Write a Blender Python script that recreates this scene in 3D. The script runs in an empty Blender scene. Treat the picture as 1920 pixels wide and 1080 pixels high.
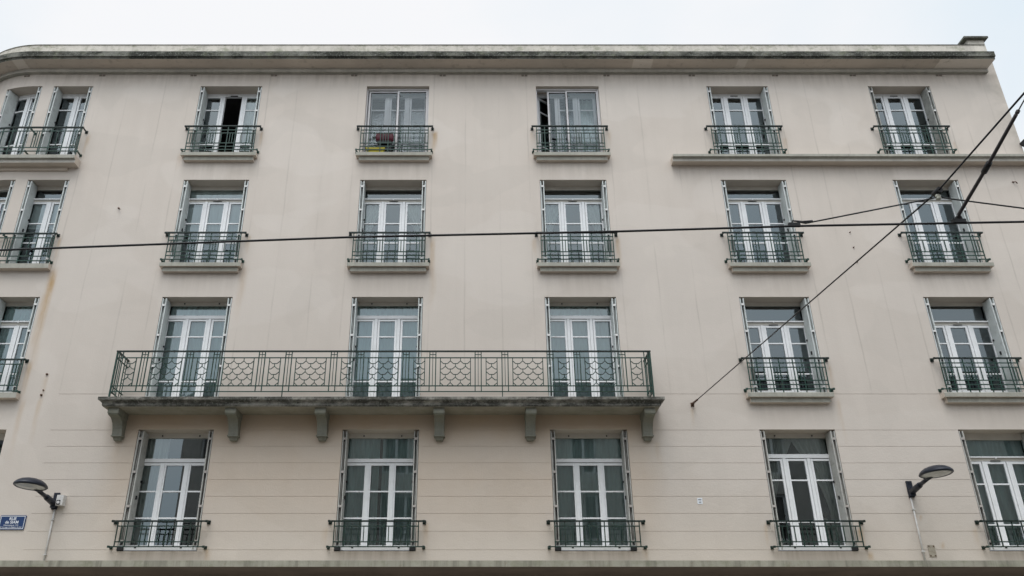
import bpy, bmesh, math, random
from mathutils import Vector, Matrix
random.seed(7)
R_ = math.radians
scene = bpy.context.scene
COL = scene.collection

# ------------------------------------------------------------------ materials
class NB:
    """small helper to write node expressions"""
    def __init__(self, name):
        self.m = bpy.data.materials.new(name); self.m.use_nodes = True
        self.nt = self.m.node_tree; self.nt.nodes.clear()
        self.out = self.nt.nodes.new('ShaderNodeOutputMaterial')
        self.tc = self.nt.nodes.new('ShaderNodeTexCoord')
        self.pos = self.tc.outputs['Object']
        self._xyz = None
    def n(self, t): return self.nt.nodes.new(t)
    def link(self, a, b): self.nt.links.new(a, b)
    def setin(self, sock, v):
        if hasattr(v, 'links'): self.link(v, sock)
        else: sock.default_value = v
    @property
    def xyz(self):
        if self._xyz is None:
            s = self.n('ShaderNodeSeparateXYZ'); self.link(self.pos, s.inputs[0]); self._xyz = s.outputs
        return self._xyz
    def math(self, op, a, b=None, clamp=False):
        x = self.n('ShaderNodeMath'); x.operation = op; x.use_clamp = clamp
        self.setin(x.inputs[0], a)
        if b is not None: self.setin(x.inputs[1], b)
        return x.outputs[0]
    def scale(self, v, s=(1, 1, 1), off=(0, 0, 0)):
        x = self.n('ShaderNodeMapping'); self.link(v, x.inputs['Vector'])
        x.inputs['Scale'].default_value = s; x.inputs['Location'].default_value = off
        return x.outputs[0]
    def noise(self, scale, detail=4, rough=.55, vec=None, dist=0):
        x = self.n('ShaderNodeTexNoise'); self.link(vec if vec is not None else self.pos, x.inputs['Vector'])
        x.inputs['Scale'].default_value = scale; x.inputs['Detail'].default_value = detail
        x.inputs['Roughness'].default_value = rough; x.inputs['Distortion'].default_value = dist
        return x.outputs[0]
    def ramp(self, f, p0, p1, c0=0., c1=1.):
        x = self.n('ShaderNodeMapRange'); self.setin(x.inputs['Value'], f)
        x.inputs['From Min'].default_value = p0; x.inputs['From Max'].default_value = p1
        x.inputs['To Min'].default_value = c0; x.inputs['To Max'].default_value = c1
        return x.outputs[0]
    def mix(self, f, a, b, mode='MIX'):
        x = self.n('ShaderNodeMix'); x.data_type = 'RGBA'; x.blend_type = mode
        self.setin(x.inputs[0], f)
        for i, c in ((6, a), (7, b)):
            if hasattr(c, 'links'): self.link(c, x.inputs[i])
            else: x.inputs[i].default_value = (*c, 1) if len(c) == 3 else c
        return x.outputs[2]
    def bump(self, h, strength=.2, dist=.01):
        b = self.n('ShaderNodeBump'); b.inputs['Strength'].default_value = strength
        b.inputs['Distance'].default_value = dist; self.link(h, b.inputs['Height']); return b.outputs[0]
    def bsdf(self, color, rough=.8, metal=0., normal=None, spec=.35, coat=0):
        b = self.n('ShaderNodeBsdfPrincipled')
        if hasattr(color, 'links'): self.link(color, b.inputs['Base Color'])
        else: b.inputs['Base Color'].default_value = (*color, 1)
        self.setin(b.inputs['Roughness'], rough); b.inputs['Metallic'].default_value = metal
        b.inputs['Specular IOR Level'].default_value = spec
        b.inputs['Coat Weight'].default_value = coat
        if normal is not None: self.link(normal, b.inputs['Normal'])
        self.link(b.outputs[0], self.out.inputs[0]); return b

def simple(name, c, rough=.6, var=.15, sc=6., metal=0., dirt=None, bump=0, spec=.35, coat=0):
    b = NB(name)
    f = b.noise(sc, 4)
    lo = tuple(x * (1 - var) for x in c); hi = tuple(min(1, x * (1 + var)) for x in c)
    col = b.mix(b.ramp(f, .3, .7), lo, hi)
    if dirt:
        g = b.noise(sc * 3.1, 6, .65)
        col = b.mix(b.ramp(g, .52, .72, 0, dirt[1]), col, dirt[0])
    nrm = b.bump(b.noise(90, 3), bump, .004) if bump else None
    b.bsdf(col, rough, metal, nrm, spec, coat); return b.m

M = {}
X0, RAD = -10.98, 2.2          # start and radius of the rounded left corner
# window grid of the facade
COLS = {1: (-6.83, -5.29), 2: (-2.67, -1.11), 3: (1.557, 3.128), 4: (5.825, 7.362), 5: (9.87, 11.418)}

def wall_material():
    b = NB('wall_render')
    X, Y, Z = b.xyz
    base = b.mix(b.ramp(b.noise(.35, 3), .35, .65), (.645, .569, .504), (.682, .607, .542))
    # cloudy patches and fine vertical washing streaks
    st = b.noise(1., 5, .6, b.scale(b.pos, (2.4, 2.4, .16)))
    base = b.mix(b.ramp(st, .45, .75, 0, .28), base, (.535, .47, .415))
    pt = b.noise(1.6, 6, .62)
    base = b.mix(b.ramp(pt, .5, .78, 0, .22), base, (.73, .645, .585))
    base = b.mix(b.ramp(b.noise(.9, 5, .6, b.scale(b.pos, (1, 1, .7), (9, 3, 5))), .52, .75, 0, .22), base, (.55, .475, .415))
    # old repaint patches with soft but readable borders
    rp_ = b.noise(.42, 3, .45, b.scale(b.pos, (1, 1, 1.3), (3.3, 0, 8.1)), .6)
    base = b.mix(b.ramp(rp_, .515, .535, 0, .26), base, (.56, .50, .445))
    rp2 = b.noise(.31, 3, .4, b.scale(b.pos, (1, 1, 1.6), (13.3, 0, 2.1)), .4)
    base = b.mix(b.ramp(rp2, .54, .56, 0, .24), base, (.76, .69, .63))
    sp = b.noise(55., 2, .5)
    base = b.mix(b.ramp(sp, .3, .7, 0, .16), base, (.40, .36, .31))
    base = b.mix(b.math('MULTIPLY', b.ramp(Z, 14.5, 8.5), .22, True), base, (.50, .45, .405))  # darker downwards: sky blocked by opposite houses, put into the wall colour
    low_shade = b.ramp(Z, 7.5, 3.4, 0, .22)  # further painted shade over the lowest storey
    base = b.mix(b.math('MAXIMUM', low_shade, 0., True), base, (.43, .385, .335))
    # hairline vertical joints of the old formwork
    wob = b.math('MULTIPLY', b.math('SUBTRACT', b.noise(.8, 3), .5), .07)
    xw = b.math('ADD', X, wob)
    dmin = None
    for a, c in zip([-9.51] + [COLS[k][1] for k in range(1, 6)], [COLS[k][0] for k in range(1, 6)] + [13.4]):
        g = c - a
        for x in (a + .17, a + g * .345, a + g * .665, c - .2):
            if x > 13.15: continue
            d = b.math('ABSOLUTE', b.math('SUBTRACT', xw, x + random.uniform(-.05, .05)))
            dmin = d if dmin is None else b.math('MINIMUM', dmin, d)
    brk = b.math('MULTIPLY', b.ramp(b.noise(.7, 4, .6, b.scale(b.pos, (1, 1, .6))), .42, .62), b.ramp(Z, 6.9, 7.2), True)
    lines = b.math('MULTIPLY', b.math('MAXIMUM', b.ramp(dmin, .0, .024, 1, 0), 0., True), b.math('MAXIMUM', brk, 0, True))
    base = b.mix(b.math('MULTIPLY', lines, .30), base, (.25, .215, .18))
    # rust runs, dark streaks below ledges, painted shade with peach stain under the balcony: masks stored on the mesh
    at = b.n('ShaderNodeAttribute'); at.attribute_name = 'stain'
    sp_ = b.n('ShaderNodeSeparateColor'); b.link(at.outputs['Color'], sp_.inputs[0])
    acc = b.math('MULTIPLY', sp_.outputs[0], b.ramp(b.noise(7., 5, .6, b.scale(b.pos, (2, 2, .5))), .25, .6, .45, 1.1))
    base = b.mix(b.math('MULTIPLY', acc, .95, True), base, (.45, .285, .13))
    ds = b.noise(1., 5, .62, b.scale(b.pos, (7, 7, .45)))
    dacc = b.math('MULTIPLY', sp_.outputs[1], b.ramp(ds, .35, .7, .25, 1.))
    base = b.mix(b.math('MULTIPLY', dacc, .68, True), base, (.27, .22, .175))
    shade_stain = b.math('MULTIPLY', sp_.outputs[2], b.ramp(b.noise(1.3, 5, .6), .3, .7, .75, 1.1), True)
    base = b.mix(b.math('MULTIPLY', shade_stain, .9), base, (.49, .345, .215))
    # damp dark bloom near the right edge
    dmp = b.math('MULTIPLY', b.ramp(X, 12.5, 13.2, 0, 1), b.ramp(b.noise(1.7, 5, .65), .4, .65), True)
    dmp = b.math('MULTIPLY', b.math('MAXIMUM', dmp, 0., True), b.ramp(Z, 12.7, 13.6))
    base = b.mix(b.math('MULTIPLY', dmp, .45, True), base, (.25, .235, .19))
    h = b.math('ADD', b.math('MULTIPLY', b.noise(38., 4, .6), .5), b.noise(3., 3))
    b.bsdf(base, .92, 0, b.bump(h, .22, .02), .15)
    return b.m
M['wall'] = wall_material()
# x, top, length, half width, strength of the rust runs
RUST = [(-5.16, 13.66, .55, .05, .75), (-.95, 13.68, .8, .07, 1.), (-7.02, 13.0, .5, .05, .35), (3.27, 13.66, .45, .05, .4),
        (1.40, 13.62, .4, .05, .35), (-5.1, 10.75, .5, .05, .55), (-5.14, 10.0, 1.6, .10, .38), (-.93, 10.75, 2.0, .08, .55),
        (3.27, 10.73, .9, .06, .7), (1.38, 10.7, .6, .05, .45), (-9.40, 10.72, .8, .05, .6), (-9.36, 9.95, 2.6, .11, 1.),
        (-9.40, 9.9, .7, .07, .7), (-9.38, 7.7, .9, .06, .8), (-9.32, 6.9, 1.4, .06, .4), (-9.34, 13.55, .8, .05, .6),
        (7.52, 13.5, .7, .05, .45), (11.6, 13.4, .6, .05, .35), (7.5, 7.66, .75, .05, .5), (11.58, 7.65, .6, .05, .4), (7.55, 6.9, 1.1, .05, .3),
        (7.48, 4.32, .5, .055, .9), (7.56, 3.86, .35, .07, .7), (5.66, 4.35, .5, .05, .45), (-.92, 4.35, .5, .06, .5),
        (-5.11, 3.9, .4, .06, .6), (3.27, 3.9, .4, .05, .4), (-2.86, 4.3, .5, .05, .35), (9.7, 4.3, .5, .06, .35),
        (8.62, 4.52, .1, .03, 1.), (8.72, 4.52, .1, .025, .9), (8.98, 3.98, .12, .035, .9), (4.52, 6.70, .45, .05, .4), (-8.96, 7.43, .9, .05, .4), (-8.97, 6.95, 1.1, .06, .4),
        (-7.2, 5.98, .5, .08, .25), (3.7, 6.0, .6, .06, .3)]

def stain_at(x, z):
    """masks for rust (r), dark streaks below ledges (g), painted balcony shade with peach stain (b) at a point of the facade"""
    r = 0.; w_ = .035 * math.sin(z * 3.1) + .02 * math.sin(z * 7.7 + 1)
    for x0, zt, ln, hw, st in RUST:
        if abs(x - x0) > hw + .06 or z > zt or z < zt - ln: continue
        t = (zt - z) / ln; gx = max(0., 1 - ((x + w_ * t - x0) / hw) ** 2); r = max(r, st * gx * min(1, t * 9) * (1 - t))
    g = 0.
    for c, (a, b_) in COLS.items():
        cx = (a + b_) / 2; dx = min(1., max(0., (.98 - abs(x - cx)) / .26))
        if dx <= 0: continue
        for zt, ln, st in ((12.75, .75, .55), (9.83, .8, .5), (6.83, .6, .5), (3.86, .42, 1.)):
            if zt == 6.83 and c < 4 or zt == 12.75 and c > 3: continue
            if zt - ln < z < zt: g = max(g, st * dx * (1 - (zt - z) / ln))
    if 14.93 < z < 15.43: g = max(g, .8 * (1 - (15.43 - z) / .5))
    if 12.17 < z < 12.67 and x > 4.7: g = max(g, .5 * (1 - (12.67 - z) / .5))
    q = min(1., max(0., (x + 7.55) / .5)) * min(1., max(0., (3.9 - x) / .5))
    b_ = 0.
    if z < 6.6: b_ = q * (min(1., .45 + max(0, (z - 5.9) / .55) * .55) * min(1., max(0., (z - 3.6) / 1.6)) * .8)  # shade of the slab painted in, strongest near its underside, over peach stain
    return r, g, b_

def stone(name, c, moss=0., black=0., streak=.3, sc=1.):
    """grey render or stone with moss, sooty runs and grain"""
    b = NB(name)
    X, Y, Z = b.xyz
    f = b.noise(2.3 * sc, 5, .6)
    col = b.mix(b.ramp(f, .3, .7), tuple(x * .82 for x in c), tuple(min(1, x * 1.12) for x in c))
    if streak:
        s = b.noise(1., 5, .65, b.scale(b.pos, (9, 9, .8)))
        col = b.mix(b.ramp(s, .48, .72, 0, streak), col, tuple(x * .42 for x in c))
    if moss:
        g = b.noise(3.4 * sc, 7, .7, b.scale(b.pos, (1, 1, 1.6), (4, 1, 2)))
        col = b.mix(b.ramp(g, .5, .64, 0, moss), col, (.17, .19, .10))
        g2 = b.noise(13. * sc, 6, .7, b.scale(b.pos, (1, 1, 1.), (14, 1, 2)))
        g3 = b.ramp(b.noise(.55, 4, .6, b.scale(b.pos, (1, 1, .2), (2, 8, 3))), .42, .6)
        col = b.mix(b.math('MULTIPLY', b.ramp(g2, .56, .66, 0, moss), g3, True), col, (.21, .13, .07))
    if black:
        g = b.noise(1.1 * sc, 7, .72, b.scale(b.pos, (1, 1, 2.2), (1, 7, 2)))
        col = b.mix(b.ramp(g, .40, .56, 0, black), col, (.018, .019, .016))
        g = b.noise(24., 5, .7)
        col = b.mix(b.ramp(g, .55, .66, 0, black * .7), col, (.33, .34, .30))
    b.bsdf(col, .93, 0, b.bump(b.noise(30., 5, .65), .35, .012), .15)
    return b.m
M['trim'] = stone('sill_stone', (.40, .385, .335), moss=.12, streak=.35)
M['mould'] = stone('moulding_render', (.52, .485, .43), streak=.18)
def soffit_material():
    b = NB('soffit_render'); X, Y, Z = b.xyz
    col = b.mix(b.ramp(b.noise(1.4, 5, .6), .3, .7), (.54, .465, .395), (.62, .54, .46))
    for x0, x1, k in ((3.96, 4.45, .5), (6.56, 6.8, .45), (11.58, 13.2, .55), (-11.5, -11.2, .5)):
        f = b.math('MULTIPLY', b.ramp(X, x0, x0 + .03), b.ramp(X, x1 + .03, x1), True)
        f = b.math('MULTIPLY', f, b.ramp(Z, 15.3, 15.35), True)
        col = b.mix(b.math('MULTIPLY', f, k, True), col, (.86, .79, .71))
    g = b.math('MULTIPLY', b.ramp(b.noise(5., 6, .7), .56, .7), b.ramp(Z, 15.3, 15.35), True)
    col = b.mix(b.math('MULTIPLY', g, .4, True), col, (.24, .20, .16))
    b.bsdf(col, .93, 0, b.bump(b.noise(25., 4), .2, .01), .15); return b.m
M['soffit'] = soffit_material()
M['fascia'] = stone('mossy_fascia', (.20, .195, .17), moss=.4, black=.82, streak=.5, sc=1.3)
M['parapet'] = stone('lichen_parapet', (.66, .61, .54), moss=.5, streak=.35)
M['balcony'] = stone('sooty_balcony_edge', (.33, .31, .275), moss=.12, black=.8, streak=.8, sc=1.8)
M['balcony_under'] = stone('balcony_underside', (.33, .305, .25), moss=.2, streak=.15)
M['corbel'] = stone('corbel_stone', (.25, .245, .205), moss=.2, streak=.35)
M['canopy'] = stone('canopy_edge', (.38, .36, .29), moss=.3, streak=.75)
M['canopy_under'] = simple('canopy_soffit', (.19, .15, .115), .9, .2, 1.2)
M['frame'] = simple('white_window_paint', (.83, .83, .835), .42, .04, 3., dirt=((.55, .55, .53), .25))
M['cream'] = simple('cream_head_board', (.62, .58, .52), .6, .08, 3.)
M['alu'] = simple('grey_aluminium', (.62, .60, .60), .4, .05, 5.)
M['shut'] = simple('pale_grey_shutter_paint', (.58, .605, .59), .55, .1, 2.5, dirt=((.30, .30, .28), .5))
M['shut_old'] = simple('aged_grey_shutter_paint', (.44, .43, .40), .65, .12, 3., dirt=((.2, .175, .15), .6))
M['shut_wood'] = simple('peeling_shutter_wood', (.36, .36, .335), .8, .2, 5., dirt=((.16, .15, .13), .8))
M['hinge'] = simple('white_hinge', (.72, .70, .68), .5, .05)
M['hinge_old'] = simple('dull_hinge', (.42, .38, .35), .6, .1)
M['gasket'] = simple('dark_gasket', (.02, .02, .022), .6, .1)
M['iron'] = simple('dark_green_iron', (.011, .046, .034), .45, .25, 8., dirt=((.10, .05, .03), .45))
M['iron_low'] = simple('dark_iron', (.011, .033, .025), .5, .25, 8., dirt=((.09, .045, .03), .5))
M['rail'] = simple('worn_dark_handrail', (.006, .018, .0145), .42, .25, 8., dirt=((.07, .04, .025), .3))
M['vent'] = simple('dusty_vent_grille', (.20, .165, .135), .9, .15)
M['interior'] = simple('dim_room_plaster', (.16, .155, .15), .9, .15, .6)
M['cable'] = simple('black_cable', (.012, .012, .013), .5, .1)
M['steel'] = simple('weathered_steel_tube', (.055, .046, .046), .5, .2, 6.)
M['insul'] = simple('pale_insulator', (.50, .49, .42), .4, .1, 8.)
M['lamp'] = simple('charcoal_lamp_paint', (.016, .019, .030), .4, .15, 4., spec=.3)
M['blue'] = simple('navy_sign_enamel', (.008, .036, .125), .3, .08, 4., spec=.5)
M['white'] = simple('white_lettering', (.72, .74, .78), .5, .03)
M['plastic'] = simple('light_grey_plastic', (.60, .58, .56), .5, .06, 6., dirt=((.3, .29, .27), .5))
M['red'] = simple('dark_red_enamel', (.115, .006, .020), .45, .12, 5., spec=.5)
M['yellow'] = simple('yellow_plastic', (.46, .38, .02), .5, .08, 5.)
M['soil'] = simple('potting_soil', (.03, .022, .015), .95, .3, 30.)
M['zinc'] = simple('grey_zinc', (.06, .065, .075), .45, .12, 4., metal=.5)
M['pipe'] = simple('pale_pipe', (.55, .56, .53), .5, .08, 4.)
M['rust'] = simple('rusty_steel', (.10, .055, .035), .8, .3, 12.)
M['brass'] = simple('tarnished_plate', (.34, .30, .24), .6, .15, 12., dirt=((.16, .11, .07), .6))
M['asphalt'] = simple('asphalt', (.05, .05, .052), .9, .2, 3., bump=.4)
M['paving'] = simple('granite_paving', (.24, .225, .205), .85, .12, 1.5, bump=.3)
M['opp'] = stone('opposite_stone', (.62, .59, .54), streak=.2)
M['opp_roof'] = simple('slate', (.05, .055, .065), .6, .2, 2.)
M['dark'] = simple('dark_void', (.010, .010, .011), .9, .1)
M['figure'] = simple('pale_ceramic', (.55, .50, .44), .4, .06)

def glass_material(name='window_glass', ior=2.0, tint=(.88, .97, .95, 1)):
    b = NB(name)
    fr = b.n('ShaderNodeFresnel'); fr.inputs['IOR'].default_value = ior
    g = b.n('ShaderNodeBsdfGlossy'); g.inputs['Roughness'].default_value = .004
    g.inputs['Color'].default_value = (.86, .96, 1, 1)
    t = b.n('ShaderNodeBsdfTransparent'); t.inputs['Color'].default_value = tint
    mx = b.n('ShaderNodeMixShader')
    b.link(b.math('MULTIPLY', fr.outputs[0], 1.25, True), mx.inputs[0])
    b.link(t.outputs[0], mx.inputs[1]); b.link(g.outputs[0], mx.inputs[2])
    b.link(mx.outputs[0], b.out.inputs[0]); return b.m
M['glass'] = glass_material()
M['glass_thin'] = glass_material('single_glazing', 1.62, (.95, .955, .96, 1))

def fabric(name, c, alpha):
    b = NB(name)
    d = b.n('ShaderNodeBsdfDiffuse'); tr = b.n('ShaderNodeBsdfTranslucent'); tp = b.n('ShaderNodeBsdfTransparent')
    col = b.mix(b.ramp(b.noise(3., 4, .6, b.scale(b.pos, (4, 4, .3))), .3, .7), tuple(x * .8 for x in c), c)
    b.link(col, d.inputs[0]); b.link(col, tr.inputs[0])
    m1 = b.n('ShaderNodeMixShader'); m1.inputs[0].default_value = .3
    b.link(d.outputs[0], m1.inputs[1]); b.link(tr.outputs[0], m1.inputs[2])
    m2 = b.n('ShaderNodeMixShader'); m2.inputs[0].default_value = 1 - alpha
    b.link(m1.outputs[0], m2.inputs[1]); b.link(tp.outputs[0], m2.inputs[2])
    b.link(m2.outputs[0], b.out.inputs[0]); return b.m
M['net'] = fabric('white_net', (.93, .93, .90), .96)
M['net_dim'] = fabric('grey_net', (.78, .94, .94), .98)
M['blind'] = fabric('white_blind', (.93, .94, .94), .98)

def lens_material():
    b = NB('lamp_lens')
    b.bsdf(b.mix(b.ramp(b.noise(5.), .3, .7), (.26, .27, .25), (.46, .46, .43)), .25, 0, None, .5); return b.m
M['lens'] = lens_material()

# ------------------------------------------------------------------ mesh helpers
def W(s, d, z):
    """facade coordinates: s along the wall, d into the wall (negative = towards the street), z up"""
    if s >= X0: return (s, d, z)
    t = (X0 - s) / RAD; ex = 0.
    if t > math.pi / 2: ex = (t - math.pi / 2) * RAD; t = math.pi / 2
    return (X0 - (RAD - d) * math.sin(t), RAD - (RAD - d) * math.cos(t) + ex, z)

class MB:
    def __init__(self, mats):
        self.v = []; self.f = []; self.mi = []; self.sm = []
        self.mats = mats if isinstance(mats, (list, tuple)) else [mats]
    def quad(self, pts, m=0, smooth=False):
        b = len(self.v); self.v += [tuple(p) for p in pts]; self.f.append(tuple(range(b, b + len(pts)))); self.mi.append(m); self.sm.append(smooth)
    def box(self, x0, x1, y0, y1, z0, z1, m=0):
        self.hexa([(x0, y0, z0), (x1, y0, z0), (x1, y1, z0), (x0, y1, z0), (x0, y0, z1), (x1, y0, z1), (x1, y1, z1), (x0, y1, z1)], m)
    def hexa(self, p, m=0):
        b = len(self.v); self.v += [tuple(q) for q in p]
        for f in ((3, 2, 1, 0), (4, 5, 6, 7), (0, 1, 5, 4), (1, 2, 6, 5), (2, 3, 7, 6), (3, 0, 4, 7)):
            self.f.append(tuple(b + i for i in f)); self.mi.append(m); self.sm.append(False)
    def wbox(self, s0, s1, d0, d1, z0, z1, m=0):
        """box in facade coordinates, bent round the corner"""
        if s0 >= X0: return self.box(s0, s1, d0, d1, z0, z1, m)
        n = max(1, int(math.ceil((min(s1, X0) - s0) / .12)))
        cuts = [s0 + (min(s1, X0) - s0) * i / n for i in range(n + 1)]
        if s1 > X0: cuts.append(s1)
        self.wprof(cuts, [(d0, z0), (d1, z0), (d1, z1), (d0, z1)], m)
    def wprof(self, cuts, prof, m=0, cap=True):
        """closed (d,z) profile swept along the facade through the given s values"""
        n = len(prof)
        rings = []
        for s in cuts:
            b = len(self.v); self.v += [W(s, d, z) for d, z in prof]; rings.append(b)
        for a, c in zip(rings, rings[1:]):
            for i in range(n):
                j = (i + 1) % n
                self.f.append((a + i, a + j, c + j, c + i)); self.mi.append(m if isinstance(m, int) else m[i]); self.sm.append(False)
        if cap:
            mm = m if isinstance(m, int) else m[0]
            self.f.append(tuple(rings[0] + i for i in range(n))); self.mi.append(mm); self.sm.append(False)
            self.f.append(tuple(rings[-1] + n - 1 - i for i in range(n))); self.mi.append(mm); self.sm.append(False)
    def bar(self, a, c, w, m=0, w2=None):
        """square bar between two points"""
        a = Vector(a); c = Vector(c); d = (c - a)
        if d.length < 1e-6: return
        d.normalize(); up = Vector((0, 1, 0)) if abs(d.y) < .9 else Vector((0, 0, 1))
        x = d.cross(up).normalized(); y = d.cross(x).normalized()
        w2 = w if w2 is None else w2
        P = []
        for p in (a, c):
            for sx, sy in ((-1, -1), (1, -1), (1, 1), (-1, 1)): P.append(p + x * sx * w / 2 + y * sy * w2 / 2)
        self.hexa([P[0], P[1], P[2], P[3], P[4], P[5], P[6], P[7]], m)
    def tube(self, pts, r, n=10, m=0, r1=None, cap=True):
        pts = [Vector(p) for p in pts]; rings = []
        for i, p in enumerate(pts):
            d = (pts[min(i + 1, len(pts) - 1)] - pts[max(i - 1, 0)]).normalized()
            up = Vector((0, 0, 1)) if abs(d.z) < .9 else Vector((0, 1, 0))
            x = d.cross(up).normalized(); y = d.cross(x).normalized()
            rr = r if r1 is None else r + (r1 - r) * i / (len(pts) - 1)
            rings.append(len(self.v))
            for k in range(n):
                a = 2 * math.pi * k / n; self.v.append(tuple(p + x * rr * math.cos(a) + y * rr * math.sin(a)))
        for a, c in zip(rings, rings[1:]):
            for k in range(n):
                j = (k + 1) % n; self.f.append((a + k, a + j, c + j, c + k)); self.mi.append(m); self.sm.append(True)
        if cap:
            self.f.append(tuple(rings[0] + k for k in range(n))[::-1]); self.mi.append(m); self.sm.append(False)
            self.f.append(tuple(rings[-1] + k for k in range(n))); self.mi.append(m); self.sm.append(False)
    def lathe(self, prof, c=(0, 0, 0), sx=1, sy=1, n=32, m=0, smooth=True):
        """profile of (r,z) around the vertical axis, elliptical through sx, sy"""
        rings = []
        for r, z in prof:
            rings.append(len(self.v))
            for k in range(n):
                a = 2 * math.pi * k / n; self.v.append((c[0] + r * sx * math.cos(a), c[1] + r * sy * math.sin(a), c[2] + z))
        for a, b in zip(rings, rings[1:]):
            for k in range(n):
                j = (k + 1) % n; self.f.append((a + k, a + j, b + j, b + k)); self.mi.append(m); self.sm.append(smooth)
    def build(self, name, parent=None, loc=None, fix=True):
        me = bpy.data.meshes.new(name); me.from_pydata(self.v, [], self.f)
        for mt in self.mats: me.materials.append(mt)
        me.polygons.foreach_set('material_index', self.mi); me.polygons.foreach_set('use_smooth', self.sm)
        me.update()
        if fix:
            bm = bmesh.new(); bm.from_mesh(me); bmesh.ops.recalc_face_normals(bm, faces=bm.faces); bm.to_mesh(me); bm.free()
        o = bpy.data.objects.new(name, me); COL.objects.link(o)
        if parent is not None: o.parent = parent
        if loc: o.location = loc
        return o

def tag(o, label=None, cat=None, group=None, kind=None):
    if label: o['label'] = label
    if cat: o['category'] = cat
    if group: o['group'] = group
    if kind: o['kind'] = kind
    return o
def thing(name, label, cat, loc=(0, 0, 0), group=None):
    o = bpy.data.objects.new(name, None); COL.objects.link(o); o.location = loc; o.empty_display_size = .2
    return tag(o, label, cat, group)
def copy_tree(o, parent=None):
    c = o.copy(); COL.objects.link(c)
    if parent is not None: c.parent = parent
    for ch in list(o.children): copy_tree(ch, c)
    return c

# ------------------------------------------------------------------ ground
def sheet(name, x0, x1, y0, y1, z, mat, label, cat):
    m = MB(mat); m.quad([(x0, y0, z), (x1, y0, z), (x1, y1, z), (x0, y1, z)]); o = m.build(name, fix=False); tag(o, kind='structure'); return o
sheet('ground', -900, 900, -900, 900, -.14, M['asphalt'], '', '')
sheet('road', -300, 300, -18.2, -4.2, -.12, M['asphalt'], '', '')
for nm, y0, y1 in (('pavement', -4.2, .5), ('pavement', -22., -18.2)):
    m = MB(M['paving']); m.box(-300, 300, y0, y1, -.11, 0); tag(m.build(nm), kind='structure')

# ------------------------------------------------------------------ the building
B = thing('apartment_building', 'long cream apartment block with rounded left corner, green window railings and stone balcony', 'building')
S_L = -23.4; S_R = 13.2; Z_TOP = 15.98
ROWS = {'A': 15.04, 'B': 12.265, 'C': 9.218, 'D': 6.235}      # lintels
SILL = {'A': 12.955, 'B': 10.0, 'C': 6.98, 'D': 3.85}
OPEN = []                                                     # row, col, s0, s1, z0, z1
for r in 'ABCD':
    for c, (a, b_) in COLS.items():
        z0 = SILL[r]
        if r == 'C' and c <= 3: z0 = 6.72
        OPEN.append((r, c, a, b_, z0, ROWS[r]))
    zb = {'A': 12.80, 'B': 9.98, 'C': 6.99, 'D': 3.85}[r]
    OPEN.append((r, 0, -10.50, -9.52, zb, ROWS[r]))
    if r in 'AB':
        OPEN.append((r, -1, -11.77, -10.79, zb, ROWS[r]))
GROOVES = [6.987, 6.219, 5.881, 5.545, 5.212, 4.883, 4.554, 4.216, 3.872]
GH, GD, S_G = .0075, .0045, -8.62
REVEAL = .40

def build_wall():
    sb = {S_L, S_R, S_G, X0}
    s = S_L
    while s < X0: sb.add(round(s, 4)); s += .13 if s > X0 - RAD * 1.6 else 1.5
    zb = {0., Z_TOP}
    for r, c, a, b_, z0, z1 in OPEN: sb |= {a, b_}; zb |= {z0, z1}
    for g in GROOVES: zb |= {g - GH, g + GH}
    s = -12.6
    while s < S_R: sb.add(round(s, 4)); s += .05
    z = 3.5
    while z < 15.5: zb.add(round(z, 4)); z += .09
    sb = sorted(sb); zb = sorted(zb)
    # merge breaks that nearly coincide
    def dedupe(v):
        o = [v[0]]
        for x in v[1:]:
            if x - o[-1] > 1e-4: o.append(x)
        return o
    sb = dedupe(sb); zb = dedupe(zb)
    ns, nz = len(sb) - 1, len(zb) - 1
    def depth(i, j):
        if i < 0 or j < 0 or i >= ns or j >= nz: return 0.
        sm = (sb[i] + sb[i + 1]) / 2; zm = (zb[j] + zb[j + 1]) / 2
        for r, c, a, b_, z0, z1 in OPEN:
            if a < sm < b_ and z0 < zm < z1: return None
        if sm > S_G:
            for g in GROOVES:
                if g - GH < zm < g + GH: return GD
        return 0.
    D = [[depth(i, j) for j in range(nz)] for i in range(ns)]
    m = MB([M['wall'], M['soffit']])
    for i in range(ns):
        for j in range(nz):
            d = D[i][j]; s0, s1, z0, z1 = sb[i], sb[i + 1], zb[j], zb[j + 1]
            if d is not None:
                m.quad([W(s0, d, z0), W(s1, d, z0), W(s1, d, z1), W(s0, d, z1)])
            dd = REVEAL if d is None else d
            if i + 1 < ns:
                e = D[i + 1][j]; ee = REVEAL if e is None else e
                if abs(ee - dd) > 1e-6:
                    m.quad([W(s1, dd, z0), W(s1, ee, z0), W(s1, ee, z1), W(s1, dd, z1)])
            if j + 1 < nz:
                e = D[i][j + 1]; ee = REVEAL if e is None else e
                if abs(ee - dd) > 1e-6:
                    m.quad([W(s0, dd, z1), W(s1, dd, z1), W(s1, ee, z1), W(s0, ee, z1)], 1 if d is None else 0)
    # right flank and back
    m.quad([(S_R, 0, 0), (S_R, 12, 0), (S_R, 12, Z_TOP), (S_R, 0, Z_TOP)])
    xl = X0 - RAD
    m.quad([(xl, 12, 0), (S_R, 12, 0), (S_R, 12, Z_TOP), (xl, 12, Z_TOP)])
    o = m.build('wall', B, fix=False)
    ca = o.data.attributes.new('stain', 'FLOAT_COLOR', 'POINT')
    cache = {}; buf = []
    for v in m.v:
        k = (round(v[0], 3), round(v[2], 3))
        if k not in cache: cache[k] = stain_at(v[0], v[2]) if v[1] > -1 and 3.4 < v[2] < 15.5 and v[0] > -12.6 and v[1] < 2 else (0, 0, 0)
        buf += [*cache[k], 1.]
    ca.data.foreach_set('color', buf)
    return o
build_wall()

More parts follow.
